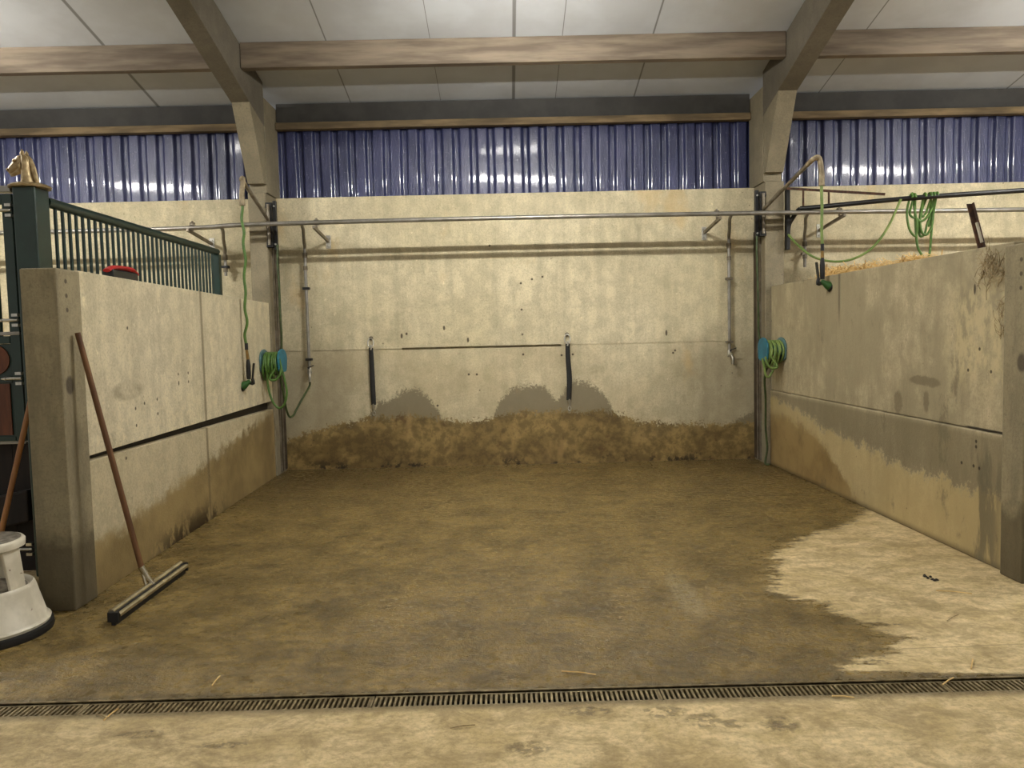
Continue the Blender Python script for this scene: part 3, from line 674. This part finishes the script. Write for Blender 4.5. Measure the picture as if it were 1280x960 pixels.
# ================================================================== step stool
cx, cy, rb = -2.40, 3.44, .255
t = thing('step_stool', 'white round two-step stool with chipped paint and black rubber foot', 'stool', (cx, cy, 0))
MB().lathe([(rb+.012, .0), (rb+.016, .012), (rb+.012, .034), (rb-.01, .04)], (cx, cy, 0), 48).build('rubber_foot', 'rubber', t, smooth=True)
MB().lathe([(rb, .038), (rb+.004, .05), (rb-.012, .062), (rb-.05, .205), (rb-.056, .222), (rb-.062, .226), (rb-.072, .220), (rb-.078, .206)], (cx, cy, 0), 48).build('base', 'white', t, smooth=True)
MB().lathe([(rb-.082, .19), (rb-.084, .2085), (.05, .2085)], (cx, cy, 0), 40).build('lower_tread', 'tread', t, smooth=True)
for a in (-10, 110, 230):
    A_ = math.radians(a); r0 = P((math.cos(A_), math.sin(A_), 0)); tn = P((-r0.y, r0.x, 0)); c = P((cx, cy, 0))
    def pt(r, w, z): return c+r0*r+tn*w+P((0, 0, z))
    MB().hexa([pt(.172, -.042, .2), pt(.187, -.042, .2), pt(.187, .042, .2), pt(.172, .042, .2), pt(.142, -.048, .395), pt(.157, -.048, .395), pt(.157, .048, .395), pt(.142, .048, .395)]).build('upright', 'white', t, bevel=.004)
MB().lathe([(.10, .392), (.158, .392), (.172, .398), (.174, .425), (.166, .434), (.158, .434)], (cx, cy, 0), 48).build('top_step', 'white', t, smooth=True)
MB().lathe([(.157, .428), (.157, .437), (.05, .439)], (cx, cy, 0), 40).build('top_tread', 'tread', t, smooth=True)

# ================================================================== green stall
GX = -2.60
t = thing('stall_post', 'dark green steel stall post behind the left concrete post', 'post', (-2.635, 4.37, 0))
MB().box(-2.70, -2.575, 4.30, 4.44, 0, 2.19).build('post_tube', 'green', t, bevel=.01)
# horse head finial: flared collar, arched neck, wedge head, ears
hb = P((-2.64, 4.37, 2.19))
g = MB()
g.lathe([(.105, -.004), (.108, .006), (.092, .016), (.080, .02)], hb, 28)
def hp(px, py, dy=0): return hb+P(((px-29)/220*.97, dy, (229-py)/220*.97))
g.tube([hp(28, 227), hp(28, 221), hp(27, 213), hp(27, 205), hp(26.5, 197), hp(25, 190)], [.060, .052, .043, .040, .036, .026], 18, 4, sq=.62)
g.tube([hp(26, 189), hp(23, 194), hp(18.5, 198), hp(13, 202), hp(8, 206), hp(4, 208.5)], [.022, .040, .040, .031, .026, .020], 18, 5, sq=.62)
g.tube([hp(21, 205), hp(15, 208), hp(9, 211), hp(6, 212)], [.024, .018, .014, .010], 12, 4, sq=.8)
g.tube([hp(23, 203, -.012), hp(20, 203, -.014)], [.028, .024], 16)
for dy in (-.017, .017):
    g.tube([hp(24, 188, dy), hp(25, 184.5, dy*1.2), hp(24.5, 181.5, dy*1.2)], [.012, .009, .002], 8)
    g.tube([hp(15.5, 195, dy*1.5), hp(13.5, 196.5, dy*1.45)], [.010, .008], 8)
    g.tube([hp(5, 206, dy*.9), hp(3.6, 206.8, dy*.9)], [.009, .007], 8)
g.tube([hp(27, 188), hp(31, 194), hp(34, 203), hp(36.5, 213), hp(39, 223)], [.007, .014, .016, .015, .010], 10, 4, sq=.8)
g.build('horse_head_finial', 'gold', t, smooth=True, label='gold cast horse head on top of the post')
# side railing on top of the partition line
t = thing('stall_railing', 'dark green barred railing running back along the left partition', 'railing', (GX, 5.7, 0))
MB().tube([(GX, 4.445, 2.125), (GX, 7.03, 2.125)], .030, 12).build('top_rail', 'green', t, smooth=True)
MB().box(GX-.03, GX+.03, 6.99, 7.05, 0, 2.10).build('end_post', 'green', t, bevel=.004)
MB().box(GX-.02, GX+.02, 4.445, 6.99, 1.42, 1.46).build('lower_rail', 'green', t, bevel=.003)
y = 4.53
while y < 6.97:
    MB().tube([(GX, y, 1.46), (GX, y, 2.10)], .0105, 8).build('bar', 'green', t, smooth=True); y += .072
MB().box(GX-.035, GX+.035, 4.445, 7.02, 0, 1.42).build('lower_boards', 'wood', t)
# stall front left of the post
t = thing('stall_door', 'green stall front with vertical bars above brown boards at the left edge', 'stall door', (-3.2, 4.37, 0))
X0, X1 = -3.9, -2.73
g = MB().box(X0, X1-.056, 4.342, 4.378, 2.10, 2.155).box(X1-.055, X1, 4.34, 4.38, .772, 2.155)
g.box(X0, X1-.056, 4.338, 4.376, 1.325, 1.368).box(X0, X1-.056, 4.345, 4.372, .772, 1.324).box(X0, X1-.056, 4.338, 4.344, 1.105, 1.145).box(X0, X1-.056, 4.338, 4.344, .775, .80)
fr = g.build('door_frame', 'green', t, bevel=.004)
MB().box(X0, X1, 4.335, 4.39, 2.165, 2.20).box(X0, X1, 4.338, 4.385, 1.372, 1.392).box(X0, X1, 4.335, 4.39, .758, .768).build('steel_edge', 'galv', t, bevel=.003, label='bare galvanised rail')
x = X1-.12
while x > X0:
    MB().tube([(x, 4.36, 1.36), (x, 4.36, 2.11)], .015, 8).build('bar', 'green', t, smooth=True); x -= .083
g = MB()
for i in range(9): g.box(X0+i*.1222, X0+i*.1222+.1202, 4.336, 4.344, .81, 1.10)
g.build('lower_boards', 'wood', t)
MB().prism([(X0, 4.336, 1.15), (-2.88, 4.336, 1.15)]+[(-2.88+.085*math.cos(a_), 4.336, 1.235+.085*math.sin(a_)) for a_ in [-PI/2+PI*k/12 for k in range(1, 12)]]+[(-2.88, 4.336, 1.32), (X0, 4.336, 1.32)], (0, .008, 0)).build('board_inset', 'wood', t)
g = MB()
for i in range(8): g.box(X0+i*.15, X0+i*.15+.147, 4.40, 4.43, .01, .76)
g.build('dark_lower_panel', 'dark', t, label='near-black panel below the green frame')  # near-black panel closing the space under the frame
MB().hexa([(-3.3, 4.30, .20), (-2.72, 4.30, .32), (-2.72, 4.39, .32), (-3.3, 4.39, .20), (-3.3, 4.30, .38), (-2.72, 4.30, .50), (-2.72, 4.39, .50), (-3.3, 4.39, .38)]).build('sloping_kick_board', 'dark', t, bevel=.01)
for zz in (2.06, 1.455, 1.13, .16):
    h = MB().tube([(-2.80, 4.31, zz), (-2.715, 4.31, zz)], .009, 8).tube([(-2.83, 4.31, zz), (-2.80, 4.31, zz)], [.003, .012], 8)
    for dz in (-.028, .028): h.box(-2.745, -2.712, 4.30, 4.335, zz+dz-.008, zz+dz+.008)
    h.build('latch_bolt', 'zinc', t, smooth=True, label='silver latch bolt')
# broom in front of the stall
t = thing('stable_broom', 'broom with orange-brown wooden handle leaning in the corner at the left edge', 'broom', (-2.7, 3.85, 0))
a = ony(36, 512, 3.95); c = ony(0, 672, 3.86); d = (c-a); e = c+d*((c.z-.10)/-d.z)
a2 = a-d*.35
MB().tube([P((-2.345, a2.y+.15, a2.z+.1))*0+a2, a, c, e], .0135, 12).build('handle', 'stick2', t, smooth=True)
MB().obox(e+P((-.2, 0, -.01)), e+P((.2, 0, -.01)), .06, .04).build('broom_head', 'stick2', t, bevel=.004)
MB().hexa([e+P((-.2, -.03, -.03)), e+P((.2, -.03, -.03)), e+P((.2, .03, -.03)), e+P((-.2, .03, -.03)), e+P((-.21, -.04, -.095)), e+P((.21, -.04, -.095)), e+P((.21, .04, -.095)), e+P((-.21, .04, -.095))]).build('bristles', 'hay', t)
# brush lying on the partition
bc = P((lx(4.52)-.05, 4.52, 1.6825))
t = thing('grooming_brush', 'red-backed black brush lying on top of the left partition', 'brush', bc)
MB().hexa([bc+P(v) for v in ((-.03, -.15, 0), (.03, -.15, 0), (.03, .15, 0), (-.03, .15, 0), (-.028, -.15, .05), (.028, -.15, .05), (.028, .15, .05), (-.028, .15, .05))]).build('bristles', 'gunblack', t, bevel=.008)
MB().tube([bc+P((0, -.165, .040)), bc+P((0, -.10, .060)), bc+P((0, 0, .066)), bc+P((0, .09, .062)), bc+P((0, .17, .042))], [.010, .013, .014, .018, .012], 12, 4, sq=2.1).build('brush_back', 'red', t, smooth=True)

# ================================================================== right bay
t = thing('swing_boom', 'black swing boom with rusty stay reaching over the right bay', 'boom', (2.75, 7.3, 2.4))
a = ony(987, 270, 7.3); k1 = ony(1000, 261, 7.25); k2 = onz(1135, 248, 2.42); k3 = onz(1279, 238, 2.44)
k3b = k3+(k3-k2)*.25
# the drop at the column end
MB().tube([P((2.70, 7.36, 2.12)), P((2.71, 7.36, 2.28)), P((2.74, 7.34, 2.355)), k1, k1+(k2-k1)*.1, k2, k3, k3b], .021, 12, 4).build('boom_pipe', 'blacksteel', t, smooth=True)
s0 = ony(984, 235, 7.3); s1 = k1+(k2-k1)*.80+P((0, 0, .055))
s0 = P((s0.x, 7.32, s0.z))
MB().obox(s0, s1, .014, .022).build('stay', 'rust', t)
for px, py in ((1007, 238), (1041, 241)):
    f = (px-984)/(1112-984); u = s0+(s1-s0)*f; q = k1+(k2-k1)*((px-1000)/(1135-1000))
    MB().obox(u, P((u.x, u.y, q.z)), .012, .02, (0, 1, 0)).build('strut', 'rust', t)
MB().box(2.681, 2.715, 7.33, 7.39, 2.06, 2.66).build('hinge_plate', 'blacksteel', t, bevel=.003)
# hose over the boom
dv = (k3-k2).normalized(); side = P((dv.y, -dv.x, 0)).normalized()
c = thing('hose_coil', 'bright green hose looped over the black boom above the straw', 'hose', k2)
def at(px, py, off=0.0):
    # a point above/below the boom line, in the vertical plane of the boom
    n = P((dv.y, -dv.x, 0)); d = ray(px, py); o = P((0, 0, H)); tt = (k2-o).dot(n)/d.dot(n); return o+d*tt+side*off
g = MB()
LP = [[(1138, 246), (1135, 262), (1137, 280), (1141, 289), (1146, 292), (1148, 280), (1145, 262), (1143, 246), (1140, 243)],
      [(1143, 245), (1139, 262), (1141, 268), (1148, 271), (1153, 274), (1161, 268), (1168, 255), (1172, 244)],
      [(1156, 244), (1153, 262), (1152, 278), (1155, 289), (1161, 290), (1167, 278), (1169, 260), (1171, 245)],
      [(1166, 243), (1160, 262), (1155, 268), (1154, 262), (1158, 250), (1162, 243)],
      [(1144, 244), (1146, 265), (1147, 285), (1149, 305), (1155, 317), (1160, 323), (1164, 315), (1166, 295), (1168, 270), (1171, 244)],
      [(1169, 243), (1168, 262), (1162, 275), (1158, 290), (1152, 291), (1152, 270), (1155, 245)],
      [(1163, 242), (1166, 262), (1164, 280), (1165, 262), (1170, 243)]]
for i, l in enumerate(LP):
    o = .022 if i % 2 == 0 else -.022
    pts = [at(l[0][0], l[0][1]-2, 0)]+[at(x, y+2, -.026 - .004*i) for x, y in l[1:-1]]+[at(l[-1][0], l[-1][1]-2, .0)]
    g.tube(pts, .0105, 8, 6)
for px in (1139, 1143, 1156, 1163, 1167, 1171):
    q = at(px, 246); q.z = k2.z+(k3.z-k2.z)*((px-1135)/144)
    g.tube([q+side*.033*math.cos(th)+P((0, 0, .033*math.sin(th))) for th in [PI*k/8 for k in range(9)]], .0105, 8)
g.build('loops', 'hose', c, smooth=True)
sw = [P((2.72, 7.34, 2.18)), ony(986, 294, 7.3), ony(994, 303, 7.2)]+[at(x, y) for x, y in ((1010, 317), (1025, 324), (1045, 327), (1065, 324), (1085, 314), (1100, 299), (1112, 280), (1120, 263), (1126, 249))]
MB().tube(sw, .0105, 8, 6).build('swag', 'hosepale', c, smooth=True)
# leaning bar
t = thing('iron_bar', 'short rusty angle iron standing behind the right partition', 'bar', (2.85, 3.84, 0))
p0 = P((2.85, 4.706, 2.037)); p1 = P((2.85, 4.582, 1.748)); d = p1-p0; p2 = p0+d*(2.03/-d.z)*1.0
MB().obox(p0, p2, .040, .006, (1, 0, 0)).obox(p0+P((-.018, 0, 0)), p2+P((-.018, 0, 0)), .006, .03, (1, 0, 0)).build('angle_iron', 'rust', t)
MB().obox(p0+d*.42+P((-.004, -.012, 0)), p0+d*.85+P((-.004, -.012, 0)), .012, .022, (1, 0, 0)).build('paint_strip', 'white', t, label='strip of flaking white paint')
# straw heap behind the partition
g = MB(); rnd = random.Random(11)
nx, ny = 10, 22; grid = []
def heap_h(u, v): return 1.66-.25*u*u*1.6+.05*math.sin(v*9)+(.02 if u < .3 else 0)-.35*max(0, abs(v-.5)*2-.8)
for i in range(nx+1):
    grid.append([g.b.verts.new((2.735+1.2*i/nx, 4.95+2.05*j/ny, max(.02, heap_h(i/nx, j/ny)+rnd.uniform(-.015, .015)))) for j in range(ny+1)])
for i in range(nx):
    for j in range(ny): g.b.faces.new((grid[i][j], grid[i+1][j], grid[i+1][j+1], grid[i][j+1]))
edge = [grid[i][0] for i in range(nx+1)]+[grid[nx][j] for j in range(1, ny+1)]+[grid[i][ny] for i in range(nx-1, -1, -1)]+[grid[0][j] for j in range(ny-1, 0, -1)]
lowv = [g.b.verts.new((v.co.x, v.co.y, 0.0)) for v in edge]
for i in range(len(edge)): g.b.faces.new((edge[i], edge[(i+1) % len(edge)], lowv[(i+1) % len(edge)], lowv[i]))
hs = g.build('straw_heap', 'strawmound')
props(hs, 'golden straw heaped behind the right partition, showing above its top', 'straw', kind='stuff')
g = MB()
for i in range(1500):
    v = rnd.random()**.85; u = rnd.random()**2*.5
    yy = 4.85+2.1*v; xx = 2.735+1.2*u
    z = max(heap_h(min(u, 1), v)+.01, 1.70-u*.2)+.015+rnd.uniform(0, .055)*(1.4 if 5.6 < yy < 6.7 else .5)-max(0, 5.3-yy)*.08
    l = rnd.uniform(.05, .16); a = rnd.uniform(0, PI); el = rnd.gauss(0, .35)
    d = P((math.cos(a)*math.cos(el), math.sin(a)*math.cos(el), math.sin(el)))*l
    g.tube([P((xx, yy, z))-d*.5, P((xx, yy, z))+d*.5], rnd.uniform(.0015, .003), 3)
for px, py, qx, qy in ((1054, 327, 1066, 341), (1068, 326, 1069, 338), (1136, 316, 1145, 332), (1150, 324, 1156, 330), (1048, 345, 1066, 334), (1100, 338, 1092, 326), (1178, 312, 1176, 328)):
    g.tube([onx(px, py, 2.78), onx(qx, qy, 2.78)], .004, 4)
for v in g.b.verts:
    if v.co.x < 2.722: v.co.x = 2.722+rnd.uniform(0, .01)
o = g.build('stalks', 'straw', hs); o['kind'] = 'stuff'
# tuft of hay caught at the post joint
g = MB()
cc = P((2.575, 4.06, 1.60))
for i in range(150):
    u = rnd.uniform(0, 1)
    ccx = cc+P((rnd.uniform(-.02, .01), rnd.gauss(.02, .05), rnd.gauss(0, .045)))
    if i % 3 == 0: ccx = P((2.578, 3.96+abs(rnd.gauss(0, .035)), rnd.uniform(1.25, 1.66)))
    a = rnd.uniform(0, 2*PI); l = rnd.uniform(.015, .05); bend = rnd.uniform(-.02, .02)
    dd = P((rnd.uniform(-.15, .1), math.cos(a), math.sin(a)))*l
    nn = P((0, -math.sin(a), math.cos(a)))*bend
    pts = [ccx-dd, ccx+nn, ccx+dd]
    for q in pts: q.x = min(q.x, 2.588)
    g.tube(pts, .0013, 3, 2)
o = g.build('hay_tuft', 'hay'); props(o, 'tangled tuft of dry hay caught at the top of the right partition beside its post', 'hay', kind='stuff')
# single straws lying about
ST = [((130, 900), (148, 886), 'pale straw lying across the left end of the drain grating'), ((265, 857), (275, 845), 'short straw on the wet floor behind the drain, left of centre'),
      ((1170, 738), (1215, 742), 'longest pale straw on the dry patch before the right partition'), ((1184, 776), (1198, 768), 'short dark straw on the dry patch below the longest straw'),
      ((1214, 836), (1216, 824), 'pale upright-looking straw near the right end of the drain'), ((1040, 870), (1068, 872), 'pale straw along the front edge of the drain, right of centre'),
      ((1178, 856), (1192, 847), 'straw across the right end of the drain grating'), ((120, 893), (134, 897), 'short twig beside the straw at the left end of the drain'),
      ((702, 839), (745, 843), 'thin wet straw on the floor just behind the drain, centre'), ((563, 910), (594, 906), 'dark twig on the floor in front of the drain, centre')]
for i, (p_, q_, lab) in enumerate(ST):
    a = onz(p_[0], p_[1], .004); c = onz(q_[0], q_[1], .006); m_ = (a+c)/2+P((0, 0, .003))
    o = MB().tube([a, m_, c], .0026 if i not in (3, 9) else .002, 6).build('straw_stalk', 'straw' if i not in (3, 9, 7) else 'hay', smooth=True)
    props(o, lab, 'straw', group='loose straws on the floor')
g = MB()
for i in range(7):
    q = onz(1155+i*2.6+rnd.uniform(-1, 1), 720+i*.8+rnd.uniform(-1.5, 1.5), .004); g.lathe([(.002, -.004), (rnd.uniform(.008, .014), -.001), (.004, .006)], q, 7)
o = g.build('dirt_clump', 'dirt'); props(o, 'small dark clump of dirt on the dry floor patch at right', 'dirt')

# ================================================================== drain grating, one-metre lengths
n = 0
names = ['leftmost length of slotted iron drain grating, under the left post', 'second length of drain grating from the left, left of centre', 'middle length of drain grating in the centre of the bay', 'fourth length of drain grating from the left, right of centre', 'rightmost length of slotted iron drain grating, near the right post']
L0 = DX0+.01; LW = (DX1-DX0-.02)/5
for i in range(5):
    x0 = L0+i*LW+.002; x1 = x0+LW-.004
    g = MB().box(x0, x1, DY0+.002, DY0+.012, -.03, -.004).box(x0, x1, DY1-.012, DY1-.002, -.03, -.004)
    x = x0
    while x < x1-.006:
        g.box(x, x+.0085, DY0+.01, DY1-.01, -.022, -.004); x += .0182
    g.box(x1-.01, x1, DY0+.01, DY1-.01, -.022, -.004)
    o = g.build('drain_grate', 'iron'); props(o, names[i], 'drain grate', 'drain gratings across the floor')
o = MB().box(DX0, DX1, DY1+.0, DY1+.008, -.03, .004).build('drain_edge', 'iron'); props(o, 'raised steel edge along the back of the floor drain', 'edging')

# ================================================================== lamps
def lamp(cx, y0, y1, z, L, tm, label, roof=True):
    t = thing('tube_lamp', label, 'lamp', (cx, (y0+y1)/2, z), None)
    for y in (y0, y1):
        MB().box(cx-L/2-.02, cx+L/2+.02, y-.022, y+.022, z+.028, z+.07).box(cx-L/2-.02, cx-L/2+.005, y-.018, y+.018, z-.018, z+.03).box(cx+L/2-.005, cx+L/2+.02, y-.018, y+.018, z-.018, z+.03).build('batten', 'lampbody', t)
        MB().tube([(cx-L/2, y, z), (cx+L/2, y, z)], .013, 10).build('tube', tm, t, smooth=True)
    for dx in (-L*.35, L*.35):
        g = MB(); g.box(cx+dx-.015, cx+dx+.015, y0, y1, z+.07, z+.085)
        g.tube([(cx+dx, (y0+y1)/2, z+.08), (cx+dx, (y0+y1)/2, roof_z((y0+y1)/2)-.001)], .004, 6); g.build('hanger', 'galvdull', t)
lamp(.17, 4.95, 5.03, 3.484, 1.15, 'tube', 'twin tube lamp hanging over the wash bay at the top edge')
lamp(-4.76, 4.95, 5.03, 3.484, 1.15, 'tube', 'twin tube lamp hanging over the left stall')
lamp(5.10, 4.95, 5.03, 3.484, 1.15, 'tube', 'twin tube lamp hanging over the right bay')
for x, nm in ((-4.8, 'left-hand'), (.2, 'middle'), (5.1, 'right-hand')): lamp(x, .25, .5, 5.05, 1.2, 'tubefar', '%s twin tube lamp high over the aisle behind the camera' % nm)

# ================================================================== world / view
w = bpy.data.worlds.new('world'); sc.world = w; w.use_nodes = True
w.node_tree.nodes['Background'].inputs[0].default_value = (1, .96, .88, 1); w.node_tree.nodes['Background'].inputs[1].default_value = .16
sc.view_settings.view_transform = 'Standard'; sc.view_settings.look = 'None'; sc.view_settings.gamma = 1
sc.view_settings.use_curve_mapping = False; sc.view_settings.exposure = 1.5
sc.cycles.use_denoising = True
sc.cycles.max_bounces = 8
